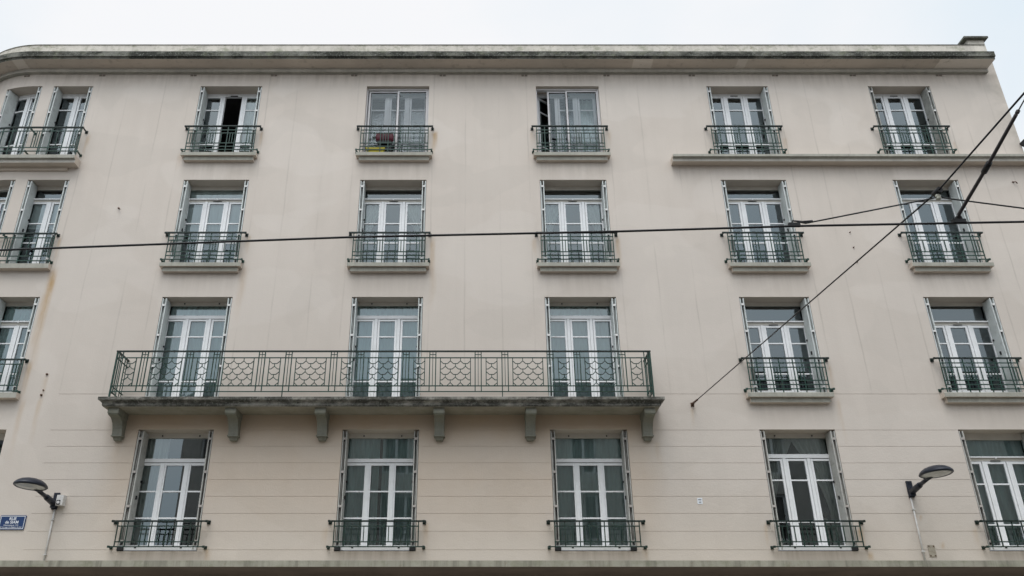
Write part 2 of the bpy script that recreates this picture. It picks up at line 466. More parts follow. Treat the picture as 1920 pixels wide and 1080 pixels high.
# rooms behind the windows
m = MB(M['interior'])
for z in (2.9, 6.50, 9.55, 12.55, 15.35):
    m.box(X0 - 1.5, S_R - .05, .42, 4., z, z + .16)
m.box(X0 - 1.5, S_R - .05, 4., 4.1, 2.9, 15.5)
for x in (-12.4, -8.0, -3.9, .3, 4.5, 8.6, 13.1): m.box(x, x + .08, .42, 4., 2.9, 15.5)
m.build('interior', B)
# flat roof
m = MB(M['opp_roof'])
pts = [W(s, .03, 15.93) for s in [S_R] + [X0 - RAD * math.pi / 2 * i / 14 for i in range(15)]] + [(X0 - RAD + .03, 11.9, 15.93), (S_R, 11.9, 15.93)]
m.quad(pts); m.build('roof', B, fix=False)

CUTS = [12.945] + [X0 + .01] + [X0 - RAD * math.pi / 2 * i / 26 for i in range(27)] + [S_L + 2]
CUTS = CUTS[::-1]
# cornice: bottom moulding, soffit, mossy fascia
m = MB([M['mould'], M['soffit'], M['fascia'], M['trim']])
m.wprof(CUTS, [(.02, 15.42), (-.10, 15.42), (-.10, 15.525), (-.44, 15.528), (-.445, 15.575), (-.485, 15.585), (-.485, 15.735), (.02, 15.76)],
        [3, 0, 1, 2, 2, 2, 2, 2])
m.build('cornice', B)
m = MB([M['parapet'], M['fascia']])
m.wprof(CUTS, [(.05, 15.70), (-.245, 15.70), (-.25, 16.135), (-.262, 16.138), (-.262, 16.158), (.05, 16.165)], [0, 0, 0, 1, 1, 1])
m.build('parapet', B)
# small twin vents under the moulding
xs = [-11.27, -9.36, -7.06, -5.03, -3.01, -.78, 1.28, 3.35, 5.5, 7.6, 9.56, 11.73]
vent = None
for x in xs:
    mm = MB(M['vent'])
    mm.wbox(x - .075, x - .01, -.012, .01, 15.355, 15.395); mm.wbox(x + .01, x + .075, -.012, .01, 15.355, 15.395)
    mm.build('air_vent', B)
# chimney stack on the right end of the parapet
m = MB([M['parapet']]); m.box(12.74, 13.17, .0, 1.2, 15.985, 16.535)
ch = m.build('chimney', B)
m = MB([M['fascia']])
m.box(12.62, 13.24, -.10, 1.3, 16.5355, 16.585)
m.build('cap', ch)
# string course below the two top right windows
m = MB([M['trim'], M['mould'], M['soffit']])
PR = [(.02, 12.66), (-.19, 12.66), (-.19, 12.735), (-.215, 12.75), (-.26, 12.755), (-.26, 12.815), (.02, 12.835)]
m.wprof([4.70, 13.30], PR, [2, 1, 0, 0, 0, 0, 0]); m.build('string_course', B)
# balcony like ledge round the corner, top floor
m = MB([M['trim'], M['mould'], M['soffit']])
cuts = [c for c in CUTS if c < X0] + [-9.37]
m.wprof(cuts, [(.02, 12.59), (-.24, 12.59), (-.24, 12.665), (-.265, 12.68), (-.30, 12.685), (-.30, 12.775), (.02, 12.795)], [2, 1, 0, 0, 0, 0, 0])
m.wprof([c for c in CUTS if c < X0] + [-9.62], [(.02, 12.50), (-.05, 12.50), (-.05, 12.59), (.02, 12.59)], 2)
m.build('corner_ledge', B)
# canopy over the ground floor
m = MB([M['canopy'], M['canopy_under']])
m.wprof([c for c in CUTS if c < X0 and c > X0 - RAD * 1.5] + [X0, 13.2], [(.02, 3.39), (-1.50, 3.385), (-1.50, 3.488), (.02, 3.53)], [1, 0, 0, 0])
m.build('canopy', B)

# sills
def sill(s0, s1, zt, two=True, p=.16):
    m = MB([M['trim'], M['soffit']])
    if two:
        m.wprof([s0, s1], [(.02, zt - .10), (-p, zt - .098), (-p, zt - .012), (-p + .02, zt), (.30, zt + .025), (.30, zt - .1)], [1, 0, 0, 0, 0, 0])
        m.wprof([s0 + .065, s1 - .065], [(.01, zt - .205), (-.10, zt - .2), (-.10, zt - .101), (.01, zt - .101)], [1, 0, 0, 0])
    else:
        c = [c for c in CUTS if c < X0] + [s1]
        m.wprof(c, [(.02, zt - .13), (-.14, zt - .125), (-.14, zt - .01), (.30, zt + .02), (.30, zt - .1)], [1, 0, 0, 0, 0])
    return m.build('sill', B)
for c, (a, b_) in COLS.items():
    if c <= 3: sill(a - .125, b_ + .12, 12.955)
    sill(a - .14, b_ + .12, 10.0)
    if c >= 4: sill(a - .18, b_ + .055, 6.98)
sill(0, -9.43, 9.985, False); sill(0, -9.42, 6.99, False)
# threshold boards of the first floor windows
for c, (a, b_) in list(COLS.items()) + [(0, (-10.5, -9.52))]:
    m = MB([M['frame'], M['gasket']])
    m.box(a + .01, b_ - .01, .015, .30, 3.865, 3.955); m.box(a + .005, b_ - .005, .0, .31, 3.85, 3.864, 1)
    for t in (.22, .79): m.box(a + (b_ - a) * t - .02, a + (b_ - a) * t + .02, .008, .03, 3.905, 3.925, 1)
    m.build('threshold', B)

# ------------------------------------------------------------------ windows
CURTAINS = []
def leaf_frame(m, c, hw, zb, zt, munt, d0=.30, st=.05):
    """one casement: stiles, rails and glazing bars round a pane (zb..zt)"""
    m.wbox(c - hw - st, c - hw, d0, d0 + .05, zb - .06, zt + .05); m.wbox(c + hw, c + hw + st, d0, d0 + .05, zb - .06, zt + .05)
    m.wbox(c - hw, c + hw, d0 + .002, d0 + .05, zt, zt + .05); m.wbox(c - hw, c + hw, d0 + .002, d0 + .05, zb - .06, zb)
    for z in munt: m.wbox(c - hw, c + hw, d0 + .004, d0 + .032, z - .014, z + .014)
def pane(m, c, hw, zb, zt, d=.325):
    j = [random.uniform(-.0035, .0035) for _ in range(3)]
    m.quad([W(c - hw - .004, d + j[0], zb - .004), W(c + hw + .004, d + j[1], zb - .004), W(c + hw + .004, d + j[1] + j[2], zt + .004), W(c - hw - .004, d + j[0] + j[2], zt + .004)])

def window(r, c, s0, s1, z0, z1):
    two = c <= 0
    cen = (s0 + s1) / 2
    flush = c in (1, 2, 3) and r in 'CD' or (r == 'D' and c == 4)
    # key heights
    if r == 'A': tr = None; ztop = 14.91; munt = [14.53, 13.49]; zb = 13.11; head = 14.958
    elif r == 'B': tr = (12.175, 11.907, 11.833); ztop = 11.785; munt = [11.25, 10.735]; zb = 10.2; head = 12.175
    elif r == 'C':
        if flush: tr = (9.14, 8.897, 8.82); ztop = 8.765; munt = [8.395, 7.37]; zb = 6.98; head = 9.14
        else: tr = (9.137, 8.756, 8.667); ztop = 8.612; munt = [8.238, 7.54]; zb = 7.165; head = 9.137
    else:
        if flush: tr = (6.136, 5.705, 5.63); ztop = 5.568; munt = [5.044, 4.52]; zb = 4.0; head = 6.136
        else: tr = (6.10, 5.745, 5.66); ztop = 5.60; munt = [5.19, 4.39]; zb = 4.0; head = 6.10
        if c == 4: tr = (6.14, 5.80, 5.72); ztop = 5.665; munt = [5.27, 4.45]
    hw = .185 if (r == 'D' and c in (1, 2, 3)) else .166
    cs = [cen - .26, cen + .26] if two else [cen - .505, cen - .008, cen + .495]
    if two: hw = .175
    opened = None
    if (r, c) == ('A', 1): opened = 1
    if (r, c) == ('A', 3): opened = 0
    m = MB([M['frame'], M['cream'], M['gasket']])
    st = .045
    # casements and the cover strips between them
    for i, p in enumerate(cs):
        if i != opened: leaf_frame(m, p, hw, zb, ztop, munt, st=st)
    for a, b_ in zip(cs, cs[1:]):
        l = a + hw + st; q = b_ - hw - st
        mid = (l + q) / 2; w = max(.05, q - l)
        m.wbox(mid - w / 2 - .004, mid + w / 2 + .004, .318, .37, zb - .06, ztop + .05)
        if opened is None or (opened == 0 and a != cs[0]): m.wbox(mid - .03, mid + .03, .285, .33, zb - .05, ztop + .046)
        m.wbox(mid + .034, mid + .040, .315, .3175, zb - .05, ztop + .04, 2)
    # fixed frame
    m.wbox(s0, cs[0] - hw - st, .312, .38, z0, z1 if tr is None else head)
    m.wbox(cs[-1] + hw + st, s1, .312, .38, z0, z1 if tr is None else head)
    m.wbox(cs[0] - hw - st, cs[-1] + hw + st, .312, .38, z0, zb - .06)
    if tr is None:
        m.wbox(cs[0] - hw - st, cs[-1] + hw + st, .312, .38, ztop + .05, head + .02)
        m.wbox(cs[0] - hw - st, cs[-1] + hw + st, .304, .38, head + .021, z1)
        if not two: m.wbox(cen - .09, cen + .09, .29, .312, head + .0, head + .018, 2)
    else:
        g, t1, t0 = tr
        m.wbox(s0, s1, .302, .38, g, z1, 1)                       # head board
        if r in 'CD' and flush:
            for t in (.26, .76): m.wbox(s0 + (s1 - s0) * t - .012, s0 + (s1 - s0) * t + .012, .28, .302, g + .03, g + .055, 2)
        if flush:
            m.wbox(s0, s1, .288, .38, t0, t1)
            m.wbox(s0 + .05, s1 - .05, .30, .305, t0 - .012, t0 - .001, 2)
            m.wbox(cs[0] - hw - st, cs[-1] + hw + st, .31, .38, ztop + .05, t0 - .013)
        else:
            m.wbox(s0, s1, .255, .38, t1 - .026, t1); m.wbox(s0, s1, .295, .38, t0, t1 - .027, 1)
            m.wbox(cen - .012, cen + .012, .245, .254, t1 - .05, t1 - .012)
            m.wbox(s0, s1, .31, .38, ztop + .05, t0 - .001)
            if not two: m.wbox(cen - .10, cen + .10, .285, .30, ztop + .052, ztop + .068, 2)
    win = m.build('window', B)
    # glass
    g = MB(M['glass'])
    for i, p in enumerate(cs):
        if i != opened: pane(g, p, hw, zb, ztop)
    if tr: pane(g, cen, (s1 - s0) / 2 - .02, tr[1], tr[0], .335)
    g.build('glass', win, fix=False)
    # a casement standing open into the room
    if opened is not None:
        hinge = cs[opened] - hw - st + .005 if opened == 0 else cs[opened] + hw + st + .06
        ang = R_(80) if opened == 1 else R_(38)
        f = MB(M['frame']); leaf_frame(f, hw + st, hw, zb, ztop, munt, d0=0, st=st)
        gg = MB(M['glass']); gg.quad([(st, .02, zb), (st + 2 * hw, .02, zb), (st + 2 * hw, .02, ztop), (st, .02, ztop)])
        o = f.build('open_casement', win); o.location = (hinge, .335, 0); o.rotation_euler = (0, 0, ang)
        o2 = gg.build('glass', win, fix=False); o2.location = (hinge, .335, 0); o2.rotation_euler = (0, 0, ang)
    # folded shutters on both sides, or aluminium sliders
    if r == 'A' and c in (2, 3):
        for k, (a, b_, d) in enumerate(((-2.615, -1.87, .135), (-1.90, -1.145, .105)) if c == 2 else ((1.845, 2.345, .135), (2.30, 3.105, .105))):
            f = MB([M['alu'], M['gasket']]); zt = 14.985; zz = 12.985; w = .042
            f.box(a, a + w, d, d + .025, zz, zt); f.box(b_ - w, b_, d, d + .025, zz, zt)
            f.box(a + w, b_ - w, d + .001, d + .025, zt - w, zt); f.box(a + w, b_ - w, d + .001, d + .025, zz, zz + w)
            f.box(a + w, a + w + .012, d + .003, d + .02, zz + w, zt - w, 1); f.box(b_ - w - .012, b_ - w, d + .003, d + .02, zz + w, zt - w, 1)
            f.box(a + w + .012, b_ - w - .012, d + .003, d + .02, zt - w - .014, zt - w, 1)
            o = f.build('outer_slider', win)
            g = MB(M['glass_thin']); jj = random.uniform(-.004, .004)
            g.quad([(a + w, d + .012, zz + w), (b_ - w, d + .012 + jj, zz + w), (b_ - w, d + .012 + jj, zt - w), (a + w, d + .012, zt - w)]); g.build('slider_glass', win, fix=False)
        f = MB(M['alu'])
        f.box(s0 + .002, s1 - .002, .09, .17, 14.99, 15.036); f.box(s0 + .002, s0 + .03, .09, .17, 12.985, 14.988); f.box(s1 - .03, s1 - .002, .09, .17, 12.985, 14.988)
        f.build('outer_frame', win)
    elif (r, c) != ('D', 0):
        mats = [M['shut'], M['hinge'], M['gasket']]
        if r == 'D': mats = [M['shut_old'], M['hinge_old'], M['gasket']]
        if (r, c) == ('A', 5): mats[0] = M['shut_wood']
        zlo, zhi = z0 + .035, z1 - .03
        for side in (-1, 1):
            f = MB(mats); e = s0 if side < 0 else s1; q = -side
            wide = 1.25 if (r == 'D' and c == 1 and side < 0) else 1.
            offs = [(.010, .030), (.040, .052), (.078, .100)]
            for k, (o0, o1) in enumerate(offs):
                a, b_ = sorted((e + q * o0 * wide, e + q * o1 * wide))
                f.wbox(a, b_, .004 if k != 1 else .05, .285, zlo, zhi)
            for t in (.07, .36, .65, .935):
                z = zhi - (zhi - zlo) * t
                a, b_ = sorted((e + q * .022 * wide, e + q * .088 * wide))
                f.wbox(a + .008, b_ - .008, -.014, .006, z - .022, z + .022, 1)
                f.wbox(a + .02, b_ - .02, -.004, .012, z - .055, z - .023, 2)
            a, b_ = sorted((e + q * .101 * wide, e + q * .125 * wide))
            z = zlo + (zhi - zlo) * .44
            f.wbox(a, b_, .13, .16, z - .05, z + .02, 2); f.wbox(a, b_, .24, .27, z + .3, z + .34, 2)
            if r == 'D' and (c, side) in ((1, -1), (2, -1), (2, 1), (3, 1), (4, 1), (3, -1)):
                f.wbox(min(e, e + q * .12), max(e, e + q * .12), -.02, .1, zlo - .02, zlo + .05, 2)
            f.build('shutter', win)
    return win, cs, hw, zb, ztop, tr
WIN = {}
for (r, c, s0, s1, z0, z1) in OPEN:
    WIN[(r, c)] = window(r, c, s0, s1, z0, z1)

# ------------------------------------------------------------------ curtains and blinds
ORD = {1: 'first', 2: 'second', 3: 'third', 4: 'fourth', 5: 'fifth'}
def cloth(name, label, cat, s0, s1, zb, zt, mat, left=None, right=None, amp=.022, wl=.12, d=.425, group='curtains and blinds behind the windows'):
    nx, nz = 44, 18
    v = []; f = []
    ph = random.uniform(0, 6)
    for j in range(nz + 1):
        t = j / nz; z = zb + (zt - zb) * t
        a = s0 if left is None else left(t, s0, s1); b_ = s1 if right is None else right(t, s0, s1)
        for i in range(nx + 1):
            u = i / nx; s = a + (b_ - a) * u
            k = 2 * math.pi * (s0 + (s1 - s0) * u) / wl
            dd = d + amp * math.sin(k + ph) + amp * .5 * math.sin(k * .43 + 2 * ph)
            v.append(W(s, dd, z))
    for j in range(nz):
        for i in range(nx):
            q = j * (nx + 1) + i; f.append((q, q + 1, q + nx + 2, q + nx + 1))
    me = bpy.data.meshes.new(name); me.from_pydata(v, [], f); me.materials.append(mat)
    me.polygons.foreach_set('use_smooth', [True] * len(f)); me.update()
    o = bpy.data.objects.new(name, me); COL.objects.link(o)
    tag(o, label, cat, group); return o
def tiedL(t, a, b):      # right edge of a curtain gathered to the left
    return a + (b - a) * (.22 + .78 * max(0., (t - .30) / .70) ** 1.5) if t > .3 else a + (b - a) * (.22 + .1 * (.3 - t) / .3)
def tiedR(t, a, b):      # left edge of a curtain gathered to the right
    return b - (b - a) * (.22 + .78 * max(0., (t - .30) / .70) ** 1.5) if t > .3 else b - (b - a) * (.22 + .1 * (.3 - t) / .3)
def span(r, c):
    s0, s1 = [(o[2], o[3]) for o in OPEN if o[0] == r and o[1] == c][0]
    w = WIN[(r, c)]; return s0 + .06, s1 - .06, w[3], w[4], w[5]
ROWN = {'A': 'top-row', 'B': 'third-floor', 'C': 'balcony-level', 'D': 'lowest-row'}
def pair(r, c, mat, lab):
    a, b_, zb, zt, tr = span(r, c); zt = tr[0] if tr and r == 'D' else zt; mid = (a + b_) / 2
    g = .2 if r == 'B' else -.05
    cloth('curtain', 'left half of ' + lab, 'curtain', a, mid - g, zb - .05, zt + .02, mat, right=tiedL)
    cloth('curtain', 'right half of ' + lab, 'curtain', mid + g, b_, zb - .05, zt + .02, mat, left=tiedR)
def full(r, c, mat, lab, a=None, b2=None, d=.425):
    a0, b_, zb, zt, tr = span(r, c); zt = tr[0] if tr else zt
    cloth('curtain', lab, 'curtain', a0 if a is None else a, b_ if b2 is None else b2, zb - .05, zt + .02, mat, d=d)
pair('B', 2, M['net'], 'sheer white curtains tied back in window above the middle balcony door')
pair('B', 3, M['net'], 'sheer white curtains tied back in window above the right-hand balcony door')
full('A', 3, M['net'], 'white curtain behind the half open sliding window in the top row', 2.66, None)
pair('D', 4, M['net'], 'gathered white net curtains in lowest-row window left of the right street lamp')
full('C', 1, M['net_dim'], 'grey net curtain behind the leftmost door of the long balcony')
full('C', 2, M['net_dim'], 'grey net curtain behind the middle door of the long balcony')
full('C', 3, M['net_dim'], 'grey net curtain behind the rightmost door of the long balcony')
full('C', 0, M['net_dim'], 'grey net curtain in window left of the long balcony, cut by photo edge')
full('D', 2, M['net_dim'], 'greenish net, left panel, in lowest-row window under balcony middle', None, -1.93)
full('D', 2, M['net_dim'], 'greenish net, right panel, in lowest-row window under balcony middle', -1.87, None)
full('D', 3, M['net_dim'], 'greenish net curtain in lowest-row window under the right end of balcony')
full('D', 5, M['net_dim'], 'dim net curtain in lowest-row window cut by right photo edge')
full('D', 1, M['net'], 'white striped curtain gathered at left in lowest-row window under balcony left end', None, -6.30)
full('A', 1, M['net'], 'white net curtain in right leaf beside the dark open casement in top row', -5.85, None)
a, b_, zb, zt, tr = span('B', 1)
cloth('roller_blind', 'white blind half lowered in window above the left balcony door', 'blind', a, b_, 11.02, tr[0], M['blind'], amp=.003, wl=.4, d=.395)
a, b_, zb, zt, tr = span('B', 0)
cloth('roller_blind', 'white blind half lowered in narrow window beside the rounded corner', 'blind', a, b_, 11.15, zt + .02, M['blind'], amp=.003, wl=.4, d=.395)

# ------------------------------------------------------------------ window railings
FULLV = [0, .12, .295, .41, .588, .705, .88, 1]
def flange(m, s, d, z, r=.028, q=1):
    m.wbox(s - r, s + r, -.018, .004, z - r * 1.1, z + r * 1.1)
    m.wbox(s - .014, s + .014, d, -.017, z - .014, z + .014)
    m.wbox(s - .02, s + .02, d - .012, d + .016, z - .02, z + .02)
def railing(s0, s1, p, zs, e0, e1, mat, short, legs=None, lo_ext=None, pat=FULLV, mids=()):
    """s0..s1 outer uprights; zs: handrail, upper bars..., bottom bar; e0,e1 ends fixed to the wall"""
    m = MB(mat); w = .0195
    zt, zl = zs[0], zs[-1]
    for z in zs[1:-1]: m.wbox(s0 - .012, s1 + .012, -p - .008, -p + .008, z - .0105, z + .0105)
    m.wbox(e0 if lo_ext is None else lo_ext[0], e1 if lo_ext is None else lo_ext[1], -p - .010, -p + .010, zl - .010, zl + .010)
    flange(m, e0 if lo_ext is None else lo_ext[0], -p, zl); flange(m, e1 if lo_ext is None else lo_ext[1], -p, zl)
    L = s1 - s0
    for f in pat: m.wbox(s0 + L * f - w / 2, s0 + L * f + w / 2, -p - .0085, -p + .0085, zl if legs is None else legs, zt)
    for f, za, zb in short: m.wbox(s0 + L * f - w * .45, s0 + L * f + w * .45, -p - .007, -p + .007, za, zb)
    for s in mids: flange(m, s, -p, zt - .03); flange(m, s, -p, zl)
    o = m.build('railing', B)
    h = MB(M['rail'])
    h.wbox(e0, e1, -p - .022, -p + .022, zt - .004, zt + .024)
    flange(h, e0, -p, zt + .01, .034); flange(h, e1, -p, zt + .01, .034)
    h.build('handrail', o); return o
PAIR = [.04, .078, .20, .335, .372, .50, .628, .665, .79, .922, .96]
for c, (a, b_) in COLS.items():
    cen = (a + b_) / 2
    for r, zs, legs in (('A', [13.712, 13.609, 13.52, 13.228, 13.132, 13.04], 12.96), ('B', [10.757, 10.666, 10.573, 10.277, 10.182, 10.088], 10.0), ('C', [7.728, 7.631, 7.536, 7.248, 7.155, 7.062], 6.985)):
        if r == 'C' and c <= 3: continue
        if r == 'A' and c >= 4: legs = 12.82
        k = cen - .04 if c != 1 else cen - .01
        if c in (2, 3): k = cen - (.01 if r == 'B' else .015)
        sh = [(f, zs[3], zs[2]) for f in PAIR]
        railing(k - .81, k + .81, .12, zs, k - .905, k + .905, M['iron'], sh, legs, (k - .90, k + .90))
    sh = [(f, 4.001, 4.291) for f in (.057, .205, .352, .5, .647, .795, .942)]
    railing(a - .002, b_ + .052, .15, [4.375, 4.291, 4.001, 3.911], a - .11, b_ + .155, M['iron_low'], sh)
# continuous corner railings on the left
def corner_rail(p, zs, e1, legs, mids):
    pat = []; sL = -13.6; L = e1 - .02 - sL
    sh = []
    s = e1 - .02; k = 0
    while s > sL:
        for f in (0, .38, .70): pat.append((s - f - sL) / L)
        for f in (.065, .12, .185, .54): sh.append(((s - f - sL) / L, zs[2], zs[1]))
        s -= .93
    pat = [f for f in pat if f > 0]; sh = [q for q in sh if q[0] > 0]
    railing(sL, e1 - .02, p, zs, sL, e1, M['iron'], sh, legs, None, pat, mids)
corner_rail(.20, [13.615, 13.52, 13.045, 12.94], -9.40, 12.79, [-10.64])
corner_rail(.10, [10.745, 10.645, 10.175, 10.06], -9.455, 9.985, [-10.64])
corner_rail(.10, [7.706, 7.61, 7.145, 7.02], -9.45, 6.99, [-10.64])

# ------------------------------------------------------------------ long balcony
m = MB([M['balcony'], M['balcony_under']])
def ring(pl, pr, pf, z): return [(pl, .02, z), (pl, -pf, z), (pr, -pf, z), (pr, .02, z)]
lv = [(-7.385, 3.715, .57, 6.54), (-7.405, 3.735, .59, 6.565), (-7.405, 3.735, .59, 6.60), (-7.42, 3.75, .605, 6.62), (-7.45, 3.785, .64, 6.645), (-7.475, 3.805, .66, 6.66), (-7.475, 3.805, .66, 6.718)]
rg = [ring(*q) for q in lv]
for k, (a, c) in enumerate(zip(rg, rg[1:])):
    for i in range(3): m.quad([a[i], a[i + 1], c[i + 1], c[i]], 0)
m.quad(rg[0], 1); m.quad(rg[-1][::-1], 0)
bal = m.build('balcony', B)
PROF = [(.0, 6.54), (.50, 6.54), (.50, 6.415), (.485, 6.40), (.43, 6.395)]
for i in range(1, 9):
    a = i / 8 * math.pi / 2
    PROF.append((.43 - .28 * math.sin(a), 6.395 - .315 * (1 - math.cos(a)) - .0))
PROF += [(.145, 6.075), (.0, 6.075)]
def corbel_mesh():
    m = MB(M['corbel']); w = .098
    n = len(PROF)
    # convex strips: sweep by quads from wall to front
    L = [(-w, -p, z) for p, z in PROF]; Rr = [(w, -p, z) for p, z in PROF]
    for i in range(n):
        j = (i + 1) % n; m.quad([L[i], L[j], Rr[j], Rr[i]])
    m.quad(L); m.quad(Rr[::-1])
    m.box(-w - .012, w + .012, -.165, 0, 6.05, 6.074)
    m.hexa([(-w + .03, -.09, 5.985), (w - .03, -.09, 5.985), (w - .03, 0, 5.985), (-w + .03, 0, 5.985), (-w + .012, -.125, 6.049), (w - .012, -.125, 6.049), (w - .012, 0, 6.049), (-w + .012, 0, 6.049)])
    m.box(-w - .01, w + .01, -.512, -.0, 6.43, 6.5385)
    return m
c0 = None
for x in (-7.19, -4.85, -3.06, -.692, 1.148, 3.52):
    if c0 is None: o = c0 = corbel_mesh().build('corbel', bal)
    else:
        o = c0.copy(); COL.objects.link(o); o.parent = bal
    o.location = (x, 0, 0)

# railing of the long balcony
BP, BL, BR = .57, -7.30, 3.61
ZT, Z2, Z3, Z4, ZF = 7.715, 7.575, 6.972, 6.852, 6.718
CN = (BL + BR) / 2; PX = 10.91 / 996
br = MB(M['iron']); y = -BP
for z, h in ((Z2, .02), (Z3, .02), (Z4, .018)):
    br.box(BL, BR, y - .009, y + .009, z - h / 2, z + h / 2)
    for x in (BL, BR): br.box(x - .009, x + .009, y + .0095, .01, z - h / 2, z + h / 2)
for x in (BL, BR):
    br.box(x - .016, x + .016, y - .016, y + .016, ZF, ZT - .01)
    q = x + (.045 * (1 if x < 0 else -1))
    br.box(q - .008, q + .008, y - .0085, y + .0085, Z4, ZT - .01)
    q = x + (.12 * (1 if x < 0 else -1))
    br.box(q - .009, q + .009, y - .0085, y + .0085, Z4, ZT - .01)
    br.box(q - .009, q + .009, y - .0085, y + .0085, ZF, Z4)
    for yy in (-.45, -.38, -.31, -.16, -.06):
        br.box(x - .007, x + .007, yy - .007, yy + .007, Z4 if yy not in (-.06, -.31) else ZF, ZT - .01)
    br.box(x - .007, x + .007, -.38, -.31, (ZT + Z2) / 2 - .007, (ZT + Z2) / 2 + .007)
NAR = [CN + (i + .5) * 134.6 * PX for i in range(-4, 4)]
WID = [CN + i * 134.6 * PX for i in range(-3, 4)]
HA = []
for x in NAR:
    for s in (-1, 1):
        q = x + s * 25 * PX
        if abs(q - CN) < 455 * PX: HA.append(q)
for k, q in enumerate(HA):
    for dx in (-.062, .062): br.box(q + dx - .0095, q + dx + .0095, y - .010, y + .010, Z4, ZT)
    br.box(q - .006, q + .006, y - .007, y + .007, Z3, ZT)
    br.box(q - .062, q + .062, y - .006, y + .006, (ZT + Z2) / 2 - .007, (ZT + Z2) / 2 + .007)
    if k % 3 == 1: br.box(q - .062 - .009, q - .062 + .009, y - .0095, y + .0095, ZF, Z4)
brl = br.build('balcony_railing', B)
h = MB(M['rail'])
h.box(BL - .022, BR + .022, y - .022, y + .022, ZT - .012, ZT + .014)
for x in (BL, BR): h.box(x - .02, x + .02, y + .0225, .01, ZT - .012, ZT + .014)
h.build('handrail', brl)
def scales(cx, w, n):
    m = MB(M['iron']); H = Z2 - Z3 - .02; zt = Z2 - .01; hh = H / 5; cw = w / n; t = .014
    x0 = cx - w / 2
    for xx in (x0, x0 + w): m.box(xx - .008, xx + .008, y - .009, y + .009, Z3, Z2)
    P = lambda x, z: (x, y, z)
    for k in range(5):
        z0 = zt - k * hh; z1 = z0 - hh * .5; z2 = z0 - hh
        bs = [i for i in range(n + 1)] if k % 2 == 0 else [i + .5 for i in range(n)]
        for b_ in bs:
            xb = x0 + b_ * cw
            if 0 < b_ < n: m.bar(P(xb, z0), P(xb, z1), t)
            for s in (-1, 1):
                xe = xb + s * .3 * cw
                if xe < x0 - 1e-6 or xe > x0 + w + 1e-6: continue
                m.bar(P(xb, z1), P(xe, z2), t)
        if k < 4:
            if k % 2 == 0:
                for i in range(n): m.bar(P(x0 + (i + .3) * cw, z2), P(x0 + (i + .7) * cw, z2), t)
            else:
                m.bar(P(x0, z2), P(x0 + .2 * cw, z2), t); m.bar(P(x0 + w - .2 * cw, z2), P(x0 + w, z2), t)
                for i in range(1, n): m.bar(P(x0 + (i - .2) * cw, z2), P(x0 + (i + .2) * cw, z2), t)
    return m
def place(list_, w, n):
    base = None
    for x in list_:
        if base is None: base = o = scales(0, w, n).build('scale_panel', brl)
        else: o = base.copy(); COL.objects.link(o); o.parent = brl
        o.location = (x, 0, 0)
place(WID, 56 * PX, 3); place(NAR, 20.5 * PX, 1)

# ------------------------------------------------------------------ street lamps
def lamp(loc, label):
    t = thing('wall_lamp', label, 'street lamp', loc, 'street lamps bracketed to the facade')
    m = MB(M['lamp']); m.box(-.055, .055, -.035, 0, -.16, .16); m.box(-.05, .05, -.10, -.0355, -.14, .02)
    for z in (-.12, .12): m.box(-.015, .015, -.045, -.036, z - .015, z + .015)
    m.build('bracket', t)
    m = MB(M['lamp']); m.tube([(0, -.06, -.06), (0, -.40, .0), (0, -.42, .004)], .062, 12, 0, .05); m.tube([(0, -.40, 0), (0, -.78, .055)], .040, 12, 0, .034)
    m.build('arm', t)
    m = MB([M['lamp']])
    a, b_ = .27, .37; c = (0, -1.06, .085)
    pr = [(.84, -.028), (.93, -.034), (1., -.018), (1.0, .0), (.96, .02), (.85, .055), (.68, .088), (.45, .112), (.22, .122), (.001, .125)]
    m.lathe(pr, c, a, b_, 40)
    m.tube([(0, -.68, .07), (0, -.86, .075)], .055, 12, 0, .05)
    hd = m.build('lamp_head', t)
    m = MB(M['lens']); m.lathe([(.001, -.045), (.3, -.043), (.6, -.037), (.84, -.026)], c, a, b_, 40); m.build('lens', hd)
    return t
L1 = lamp((8.61, 0, 5.02), 'grey oval wall lamp on right, between the two rightmost lowest-row windows')
L2 = copy_tree(L1); L2.location = (-8.19, 0, 4.79)
L2['label'] = 'grey oval wall lamp on left, above the blue street name sign'
def conduit(x, z0, z1, label):
    m = MB([M['plastic']]); m.tube([(x, -.018, z0), (x, -.018, z1)], .016, 10)
    for t in (.18, .75): z = z1 + (z0 - z1) * t; m.box(x - .028, x + .028, -.042, 0, z - .012, z + .012)
    o = m.build('cable_conduit'); tag(o, label, 'conduit', 'cable conduits below the lamps')
conduit(8.585, 3.50, 4.88, 'thin pale conduit running down the wall below the right lamp')
conduit(-8.172, 3.50, 4.64, 'thin pale conduit running down the wall below the left lamp')
t = thing('junction_box', 'small light grey electrical box beside the left lamp bracket', 'electrical box', (-8.065, 0, 4.79))
m = MB([M['plastic']]); m.box(-.065, .065, -.13, -.0, -.10, .10); m.build('housing', t)
m = MB([M['alu'], M['gasket']]); m.box(-.05, .02, -.138, -.131, -.085, .0, 1); m.tube([(-.012, -.137, -.045), (-.012, -.152, -.045)], .028, 12, 0); m.build('socket', t)

